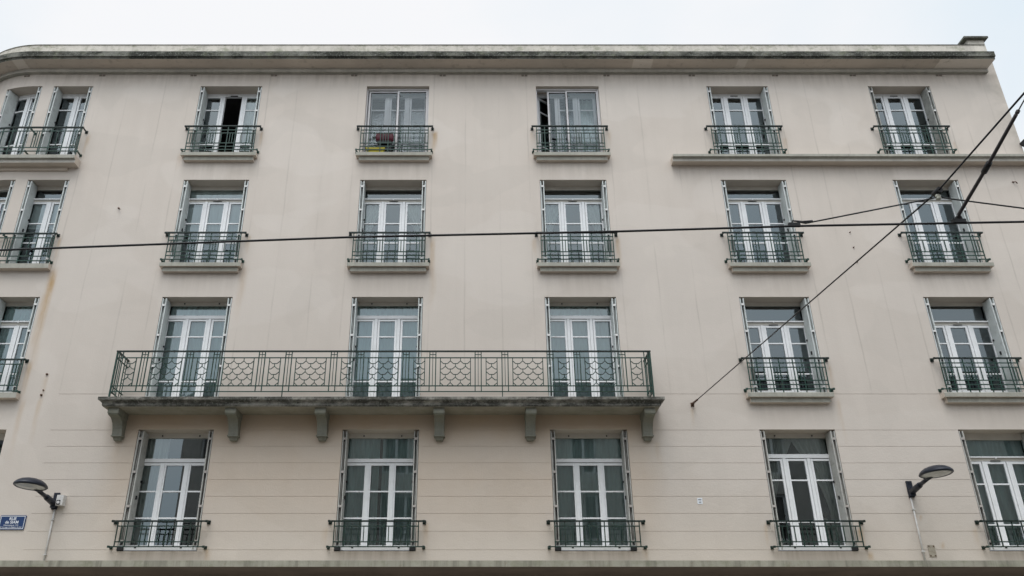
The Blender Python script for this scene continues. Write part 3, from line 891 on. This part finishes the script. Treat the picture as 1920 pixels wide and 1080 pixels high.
# ------------------------------------------------------------------ street sign
def text_mesh(body, size, loc, mat, parent, name='lettering', shear=0., width=None):
    cu = bpy.data.curves.new('txt', 'FONT'); cu.body = body; cu.size = size; cu.align_x = 'CENTER'; cu.align_y = 'CENTER'; cu.shear = shear
    cu.extrude = .0008; cu.offset = size * .022
    o = bpy.data.objects.new('txt', cu); COL.objects.link(o)
    bpy.context.view_layer.update()
    dg = bpy.context.evaluated_depsgraph_get(); me = bpy.data.meshes.new_from_object(o.evaluated_get(dg))
    COL.objects.unlink(o); bpy.data.objects.remove(o); bpy.data.curves.remove(cu)
    if width:
        xs = [v.co.x for v in me.vertices]; k = width / (max(xs) - min(xs))
        for v in me.vertices: v.co.x *= k
    me.materials.clear(); me.materials.append(mat); me.name = name
    q = bpy.data.objects.new(name, me); COL.objects.link(q); q.parent = parent; q.location = loc; q.rotation_euler = (R_(90), 0, 0); return q
t = thing('street_sign', 'navy blue street name plate with white lettering, below the left lamp', 'street sign', (-8.945, 0, 4.382))
def rrect(m, w, h, r, y, mi=0):
    pts = []
    for cx, cz, a0 in ((w / 2 - r, h / 2 - r, 0), (-w / 2 + r, h / 2 - r, 90), (-w / 2 + r, -h / 2 + r, 180), (w / 2 - r, -h / 2 + r, 270)):
        for k in range(5): a = R_(a0 + 22.5 * k); pts.append((cx + r * math.cos(a), y, cz + r * math.sin(a)))
    m.quad(pts[::-1], mi); return pts
m = MB([M['blue']]); p1 = rrect(m, .50, .272, .018, -.020); p2 = rrect(m, .50, .272, .018, -.001)
for i in range(len(p1)): j = (i + 1) % len(p1); m.quad([p1[i], p1[j], p2[j], p2[i]])
m.build('plate', t, fix=True)
m = MB([M['white']]); p1 = rrect(MB(M['white']), .474, .246, .014, -.0225); p2 = rrect(MB(M['white']), .454, .226, .010, -.0225)
for i in range(len(p1)): j = (i + 1) % len(p1); m.quad([p1[i], p1[j], p2[j], p2[i]])
m.build('border', t, fix=False)
text_mesh('RUE', .076, (.0, -.0225, .068), M['white'], t)
text_mesh('de SIAM', .076, (-.005, -.0225, .003), M['white'], t)
text_mesh('Dénommée en 1710', .028, (-.01, -.0225, -.052), M['white'], t, width=.28)
text_mesh('En hommage à la délégation du Siam', .024, (-.005, -.0225, -.088), M['white'], t, width=.42)

# ------------------------------------------------------------------ small fixings on the wall
t = thing('paper_notice', 'tiny white notice stuck on the wall between two lowest-row windows', 'notice', (4.44, 0, 4.80))
m = MB(M['white']); m.box(-.05, .05, -.006, 0, -.06, .055); m.build('sheet', t)
m = MB(M['gasket'])
for z, w in ((.02, .06), (-.027, .05)):
    for k in range(4): m.box(-w / 2 + k * w / 4 + .002, -w / 2 + (k + 1) * w / 4 - .003, -.008, -.0065, z - .010, z + .010)
m.build('print', t)
m = MB([M['brass'], M['rust']]); m.box(8.70, 8.83, -.012, 0, 3.745, 3.96)
for x in (8.72, 8.81):
    for z in (3.765, 3.94): m.box(x - .01, x + .01, -.018, -.0125, z - .01, z + .01, 1)
tag(m.build('metal_plate'), 'small tarnished metal plate screwed to wall right of the right conduit', 'plate')
def hook(x, z, label, big=1.):
    m = MB(M['rust']); m.tube([(x - .03 * big, .01, z + .025 * big), (x - .01, -.05 * big, z + .01), (x + .015, -.06 * big, z - .015), (x + .03 * big, -.045 * big, z - .04 * big)], .011 * big, 8)
    m.tube([(x - .03 * big, .005, z + .025 * big), (x - .03 * big, -.012, z + .025 * big)], .022 * big, 10)
    tag(m.build('wall_hook'), label, 'hook')
hook(-8.19, 11.46, 'small dark iron hook on bare wall left of the third-floor blind window')
hook(12.72, 12.17, 'small iron hook below the string course near the right building edge')
def stud(x, z, label, r=.028):
    m = MB(M['rust']); m.tube([(x, .01, z), (x, -.035, z)], r, 10, 0, r * .6)
    tag(m.build('wall_stud'), label, 'stud', 'rusty studs in the wall')
stud(-8.96, 7.42, 'rusty stud in wall right of the left cut-off railing, highest of three')
stud(-8.955, 7.07, 'tiny rusty stud in wall, middle one of three at left', .018)
stud(-8.975, 6.965, 'rusty stud in wall, lowest of three at left')
stud(8.585, 10.84, 'pale stud on wall between the two right third-floor windows, highest of three', .016)
stud(8.59, 10.45, 'pale stud on wall between the two right third-floor windows, middle of three', .018)
stud(8.595, 10.07, 'pale stud on wall between the two right third-floor windows, lowest of three', .014)
# downpipe at the right edge
t = thing('downpipe', 'pale rain pipe with dark hopper at the right building edge', 'downpipe', (13.29, -.08, 13.1))
m = MB(M['zinc'])
m.hexa([(-.06, -.08, .10), (.30, -.08, .10), (.30, .08, .10), (-.06, .08, .10), (-.12, -.10, .17), (.36, -.10, .17), (.36, .10, .17), (-.12, .10, .17)])
m.box(-.13, .37, -.11, .11, .1705, .20); m.build('hopper', t)
m = MB(M['pipe']); m.tube([(0.03, -.02, .14), (.03, -.02, -.3), (.03, -.02, -9.5)], .055, 14); m.build('pipe', t)
m = MB(M['rust']); m.box(-.14, .11, -.085, .09, -.30, -.25); m.build('clip', t)

# ------------------------------------------------------------------ things on the sills
t = thing('barbecue', 'small dark red barbecue behind the railing of top-row window', 'barbecue', (-2.15, -.005, 12.968))
m = MB(M['red'])
N = 20
prof = [(-.215, .07), (-.205, .105), (-.17, .122), (0, .125), (.17, .122), (.205, .105), (.215, .07)]
rings = []
for x, r in prof:
    rings.append([(x, r * .62 * math.cos(2 * math.pi * k / N), .50 + r * 1.05 * math.sin(2 * math.pi * k / N)) for k in range(N)])
for a, c in zip(rings, rings[1:]):
    for k in range(N): j = (k + 1) % N; m.quad([a[k], a[j], c[j], c[k]], 0, True)
m.quad(rings[0][::-1]); m.quad(rings[-1]); m.build('lid', t)
m = MB(M['gasket']); m.box(-.17, .17, -.055, .055, .30, .372); m.box(-.30, -.217, -.02, .02, .49, .52); m.build('firebox', t)
for x in (-.15, .15):
    m = MB(M['gasket']); m.bar((x, 0, .32), (x * 1.05, 0, 0), .03, 0, .07); m.build('leg', t)
m = MB(M['zinc']); m.box(-.16, .16, -.05, .05, .14, .16); m.build('shelf', t)
t = thing('planter', 'yellow plastic flower trough on the sill under the red barbecue', 'planter', (-2.35, -.06, 12.972))
m = MB([M['yellow'], M['soil']])
m.hexa([(-.20, -.04, 0), (.20, -.04, 0), (.20, .04, 0), (-.20, .04, 0), (-.225, -.052, .12), (.225, -.052, .12), (.225, .052, .12), (-.225, .052, .12)])
m.box(-.235, .235, -.058, .058, .1205, .135); m.box(-.21, .21, -.045, .045, .1355, .139, 1); m.build('trough', t)
t = thing('figurine', 'small pale figurine with dark head inside lowest-row window left of right lamp', 'figurine', (7.02, .42, 4.06))
m = MB(M['figure']); m.lathe([(.001, 0), (.06, 0), (.05, .04), (.03, .2), (.045, .3), (.06, .36), (.055, .42), (.03, .46), (.02, .48), (.001, .482)], n=18); m.build('body', t)
m = MB(M['rust']); m.lathe([(.001, .48), (.03, .49), (.045, .53), (.04, .57), (.02, .6), (.001, .605)], n=16); m.build('head', t)

# ------------------------------------------------------------------ overhead tram wires
def wire(name, pts, r, label, cat, extra=None, mat='cable'):
    m = MB(M[mat]); m.tube(pts, r, 8); o = m.build(name); tag(o, label, cat); return o
CW = [(-14.2, -7.86, 5.9), (-5.23, -8.32, 5.9), (-1.30, -8.615, 5.9), (1.507, -8.735, 5.9), (3.372, -8.85, 5.9), (5.74, -8.94, 5.9), (16., -9.33, 5.9)]
cw = wire('contact_wire', CW, .0125, 'thick black tram contact wire crossing the whole facade', 'cable')
def cwp(x):
    for a, c in zip(CW, CW[1:]):
        if a[0] <= x <= c[0]: t = (x - a[0]) / (c[0] - a[0]); return Vector(a).lerp(Vector(c), t)
A = Vector((4.519, -.05, 6.768)); Bp = Vector((4.99, -8.8, 6.352))
dirv = Bp - A
E_ = Bp + (Vector((4.965, -10.4, 6.384)) - Bp) * 2.2
sp = wire('span_wire', [A, Bp, E_], .0095, 'diagonal black span wire from a wall hook up to the right edge', 'cable')
m = MB(M['rust']); m.tube([(4.519, .02, 6.75), (4.519, -.06, 6.765)], .03, 10); m.tube([A + dirv * .012, A + dirv * .035], .020, 8); m.tube([A + dirv * .001, A + dirv * .008], .024, 8); m.box(4.485, 4.553, -.012, .0, 6.715, 6.80); m.build('wall_anchor', sp)
m = MB(M['cable']); m.tube([Bp - dirv * .006, Bp + dirv * .006], .035, 10); m.box(Bp.x - .02, Bp.x + .02, Bp.y - .02, Bp.y + .02, Bp.z - .05, Bp.z - .015); m.build('clamp', sp)
IN = Vector((4.985, -8.80, 6.285))
t = thing('insulator', 'small pale insulator hanging where the span wire meets the bridle wires', 'insulator', IN)
m = MB(M['insul']); m.lathe([(.001, -.035), (.022, -.03), (.03, -.012), (.02, 0), (.03, .012), (.022, .03), (.001, .035)], n=16); m.tube([(.0, 0, .03), (0, 0, .05)], .008, 8); m.build('bell', t)
p = cwp(3.372) + Vector((0, 0, .045))
bw = wire('bridle_wire', [IN, p + Vector((.11, 0, -.012)), p + Vector((.02, 0, .012))], .0085, 'thin wire sloping from insulator down left to the contact wire', 'cable')
m = MB(M['cable']); c_ = cwp(3.36); m.box(c_.x - .06, c_.x + .06, c_.y - .018, c_.y + .018, 5.895, 5.935); m.tube([(c_.x - .02, c_.y, 5.93), (c_.x - .01, c_.y, 5.965), (c_.x + .10, c_.y, 5.952)], .010, 8); m.tube([(c_.x + .1, c_.y, 5.95), (c_.x + .2, c_.y + .005, 5.962)], .014, 8); m.build('clamp', bw)
wire('bridle_wire', [IN, Vector((5.753, -8.92, 6.076)), Vector((6.40, -8.96, 5.92))], .0085, 'thin wire sloping from insulator to the right photo edge', 'cable')
# registration arm
q0 = cwp(5.06) + Vector((0, 0, .03)); 
t = thing('registration_arm', 'dark steel tube arm holding the contact wire, rising to right edge', 'steel arm', q0)

def rel(v): return tuple(Vector(v) - q0)
P0 = q0 + Vector((0, 0, .01)); P1 = Vector((5.01, -9.6, 6.126)); P2 = Vector((4.907, -10.3, 6.223)); P3 = Vector((4.79, -11.0, 6.30))
m = MB(M['steel']); m.tube([rel(P0), rel(P0 + Vector((-.004, -.03, .05))), rel(P1), rel(P2)], .019, 12, 0, .016); m.build('tube', t)
m = MB(M['cable']); dv = (P2 - P1).normalized()
m.tube([rel(P1 - dv * .07), rel(P1 - dv * .03), rel(P1 + dv * .03), rel(P1 + dv * .07)], .028, 12); m.build('joint', t)
m = MB(M['cable']); m.box(-.075, .06, -.02, .02, -.03, .012); m.box(-.03, .03, -.014, .014, .012, .045); m.build('clamp', t)
m = MB(M['steel']); m.tube([rel(P2), rel(P2 + dv * .07), rel(P3)], .006, 8); m.tube([rel(P2 + dv * .02), rel(P2 + dv * .05)], .018, 8); m.build('tie_wire', t)

# ------------------------------------------------------------------ buildings across the street (they are mirrored in the low windows)
def opposite(x0, x1, h, label, cols, rows):
    t = thing('stone_building', label, 'building', ((x0 + x1) / 2, -22., 0))
    w = (x1 - x0) / 2
    m = MB(M['opp']); ys = -.0
    zs = [(1.0 + .0, 3.2)] + [(4.4 + 3.05 * k, 6.5 + 3.05 * k) for k in range(rows)]
    pitch = 2 * w / cols
    xb = [-w]; holes = []
    for i in range(cols):
        c = -w + pitch * (i + .5); holes.append((c - .6, c + .6)); xb += [c - .6, c + .6]
    xb.append(w); zb = [0] + [z for p in zs for z in p] + [h]
    for i in range(len(xb) - 1):
        for j in range(len(zb) - 1):
            if i % 2 == 1 and j % 2 == 1:
                a, b_, c, d = xb[i], xb[i + 1], zb[j], zb[j + 1]; e = -.25
                m.quad([(a, 0, c), (a, e, c), (a, e, d), (a, 0, d)]); m.quad([(b_, 0, c), (b_, e, c), (b_, e, d), (b_, 0, d)])
                m.quad([(a, 0, c), (b_, 0, c), (b_, e, c), (a, e, c)]); m.quad([(a, 0, d), (b_, 0, d), (b_, e, d), (a, e, d)])
                continue
            m.quad([(xb[i], 0, zb[j]), (xb[i + 1], 0, zb[j]), (xb[i + 1], 0, zb[j + 1]), (xb[i], 0, zb[j + 1])])
    for x in (-w, w): m.quad([(x, 0, 0), (x, -11, 0), (x, -11, h), (x, 0, h)])
    m.quad([(-w, -11, 0), (w, -11, 0), (w, -11, h), (-w, -11, h)])
    for z in [3.9] + [h - 1.0, h - .15]:
        m.box(-w - .15, w + .15, .002, .3 if z > 5 else .15, z - .12, z + .12)
    m.build('wall', t, fix=False)
    m = MB(M['opp_roof']); m.hexa([(-w - .3, -11, h), (w + .3, -11, h), (w + .3, .35, h), (-w - .3, .35, h), (-w + 1, -9, h + 1.6), (w - 1, -9, h + 1.6), (w - 1, -1.6, h + 1.6), (-w + 1, -1.6, h + 1.6)]); m.build('roof', t)
    f = MB([M['frame'], M['interior']]); W2, H2 = .6, 2.1
    f.box(-W2, -W2 + .08, -.24, -.18, 0, H2); f.box(W2 - .08, W2, -.24, -.18, 0, H2); f.box(-.06, .06, -.24, -.175, 0, H2)
    f.box(-W2 + .08, -.06, -.24, -.18, 0, .1); f.box(.06, W2 - .08, -.24, -.18, 0, .1); f.box(-W2 + .08, -.06, -.24, -.18, H2 - .1, H2); f.box(.06, W2 - .08, -.24, -.18, H2 - .1, H2)
    f.quad([(-W2, -.245, 0), (W2, -.245, 0), (W2, -.245, H2), (-W2, -.245, H2)], 1)
    base = None
    for p, (za, zb_) in enumerate(zs):
        for a, b_ in holes:
            if base is None: base = o = f.build('window', t)
            else: o = base.copy(); COL.objects.link(o); o.parent = t
            o.location = ((a + b_) / 2, 0, za)
    return t
opposite(-14.2, 46., 14.2, 'pale stone block across the street, seen only as reflection in the low windows', 20, 3)
opposite(-48., -24.5, 12.5, 'further stone block across the street, beyond the gap reflected at left', 8, 3)

# ------------------------------------------------------------------ sky, sun, camera
SUN_EL, SUN_AZ = R_(64), R_(196)          # azimuth measured from +y (north) clockwise
w = bpy.data.worlds.new('World'); scene.world = w; w.use_nodes = True
nt = w.node_tree; nt.nodes.clear()
out = nt.nodes.new('ShaderNodeOutputWorld'); bg = nt.nodes.new('ShaderNodeBackground')
sky = nt.nodes.new('ShaderNodeTexSky'); sky.sky_type = 'NISHITA'; sky.sun_disc = False
sky.sun_elevation = SUN_EL; sky.sun_rotation = SUN_AZ
tc = nt.nodes.new('ShaderNodeTexCoord'); mp = nt.nodes.new('ShaderNodeMapping'); mp.inputs['Scale'].default_value = (1, 1, 2.2)
nt.links.new(tc.outputs['Generated'], mp.inputs[0])
nz = nt.nodes.new('ShaderNodeTexNoise'); nz.inputs['Scale'].default_value = 1.6; nz.inputs['Detail'].default_value = 5; nz.inputs['Roughness'].default_value = .5
nt.links.new(mp.outputs[0], nz.inputs['Vector'])
rp = nt.nodes.new('ShaderNodeValToRGB')
rp.color_ramp.elements[0].position = .35; rp.color_ramp.elements[0].color = (8.2, 9.1, 9.8, 1)
rp.color_ramp.elements[1].position = .62; rp.color_ramp.elements[1].color = (9.9, 9.95, 10.1, 1)
# one brighter cloud bank above the roof
db = nt.nodes.new('ShaderNodeVectorMath'); db.operation = 'DOT_PRODUCT'; nt.links.new(tc.outputs['Generated'], db.inputs[0]); db.inputs[1].default_value = (.0, .73, .683)
mb = nt.nodes.new('ShaderNodeMapRange'); nt.links.new(db.outputs['Value'], mb.inputs['Value'])
mb.inputs['From Min'].default_value = .84; mb.inputs['From Max'].default_value = 1.; mb.inputs['To Min'].default_value = -.12; mb.inputs['To Max'].default_value = .2
ma = nt.nodes.new('ShaderNodeMath'); ma.operation = 'ADD'; nt.links.new(nz.outputs[0], ma.inputs[0]); nt.links.new(mb.outputs[0], ma.inputs[1])
nt.links.new(ma.outputs[0], rp.inputs[0])
mx = nt.nodes.new('ShaderNodeMix'); mx.data_type = 'RGBA'; mx.inputs[0].default_value = .93
# an overcast sky is brightest towards the veiled sun
ds = Vector((math.sin(SUN_AZ) * math.cos(SUN_EL), math.cos(SUN_AZ) * math.cos(SUN_EL), math.sin(SUN_EL)))
dt = nt.nodes.new('ShaderNodeVectorMath'); dt.operation = 'DOT_PRODUCT'; nt.links.new(tc.outputs['Generated'], dt.inputs[0]); dt.inputs[1].default_value = ds
mr = nt.nodes.new('ShaderNodeMapRange'); nt.links.new(dt.outputs['Value'], mr.inputs['Value'])
mr.inputs['From Min'].default_value = .38; mr.inputs['From Max'].default_value = 1.; mr.inputs['To Min'].default_value = 1.; mr.inputs['To Max'].default_value = 2.15
vm = nt.nodes.new('ShaderNodeVectorMath'); vm.operation = 'SCALE'; nt.links.new(rp.outputs[0], vm.inputs[0]); nt.links.new(mr.outputs[0], vm.inputs['Scale'])
nt.links.new(sky.outputs[0], mx.inputs[6]); nt.links.new(vm.outputs[0], mx.inputs[7])
nt.links.new(mx.outputs[2], bg.inputs[0]); bg.inputs[1].default_value = .10
nt.links.new(bg.outputs[0], out.inputs[0])
sd = bpy.data.lights.new('Sun', 'SUN'); sd.energy = 1.5; sd.angle = R_(32); sd.color = (1, .97, .93)
so = bpy.data.objects.new('Sun', sd); COL.objects.link(so)
# direction towards the sun
ds = Vector((math.sin(SUN_AZ) * math.cos(SUN_EL), math.cos(SUN_AZ) * math.cos(SUN_EL), math.sin(SUN_EL)))
so.rotation_euler = ds.to_track_quat('Z', 'Y').to_euler(); so.location = ds * 60

cam = bpy.data.cameras.new('Camera'); co = bpy.data.objects.new('Camera', cam); COL.objects.link(co)
co.location = (0, -16.3, 1.6); co.rotation_euler = (R_(90 + 25.669), 0, 0)
cam.sensor_width = 36; cam.lens = 28.8; cam.shift_x = .0375; cam.clip_end = 3000; cam.clip_start = .05
scene.camera = co
scene.view_settings.view_transform = 'Standard'; scene.view_settings.look = 'None'; scene.view_settings.exposure = 0
scene.render.engine = 'CYCLES'
scene.cycles.max_bounces = 10; scene.cycles.transparent_max_bounces = 16
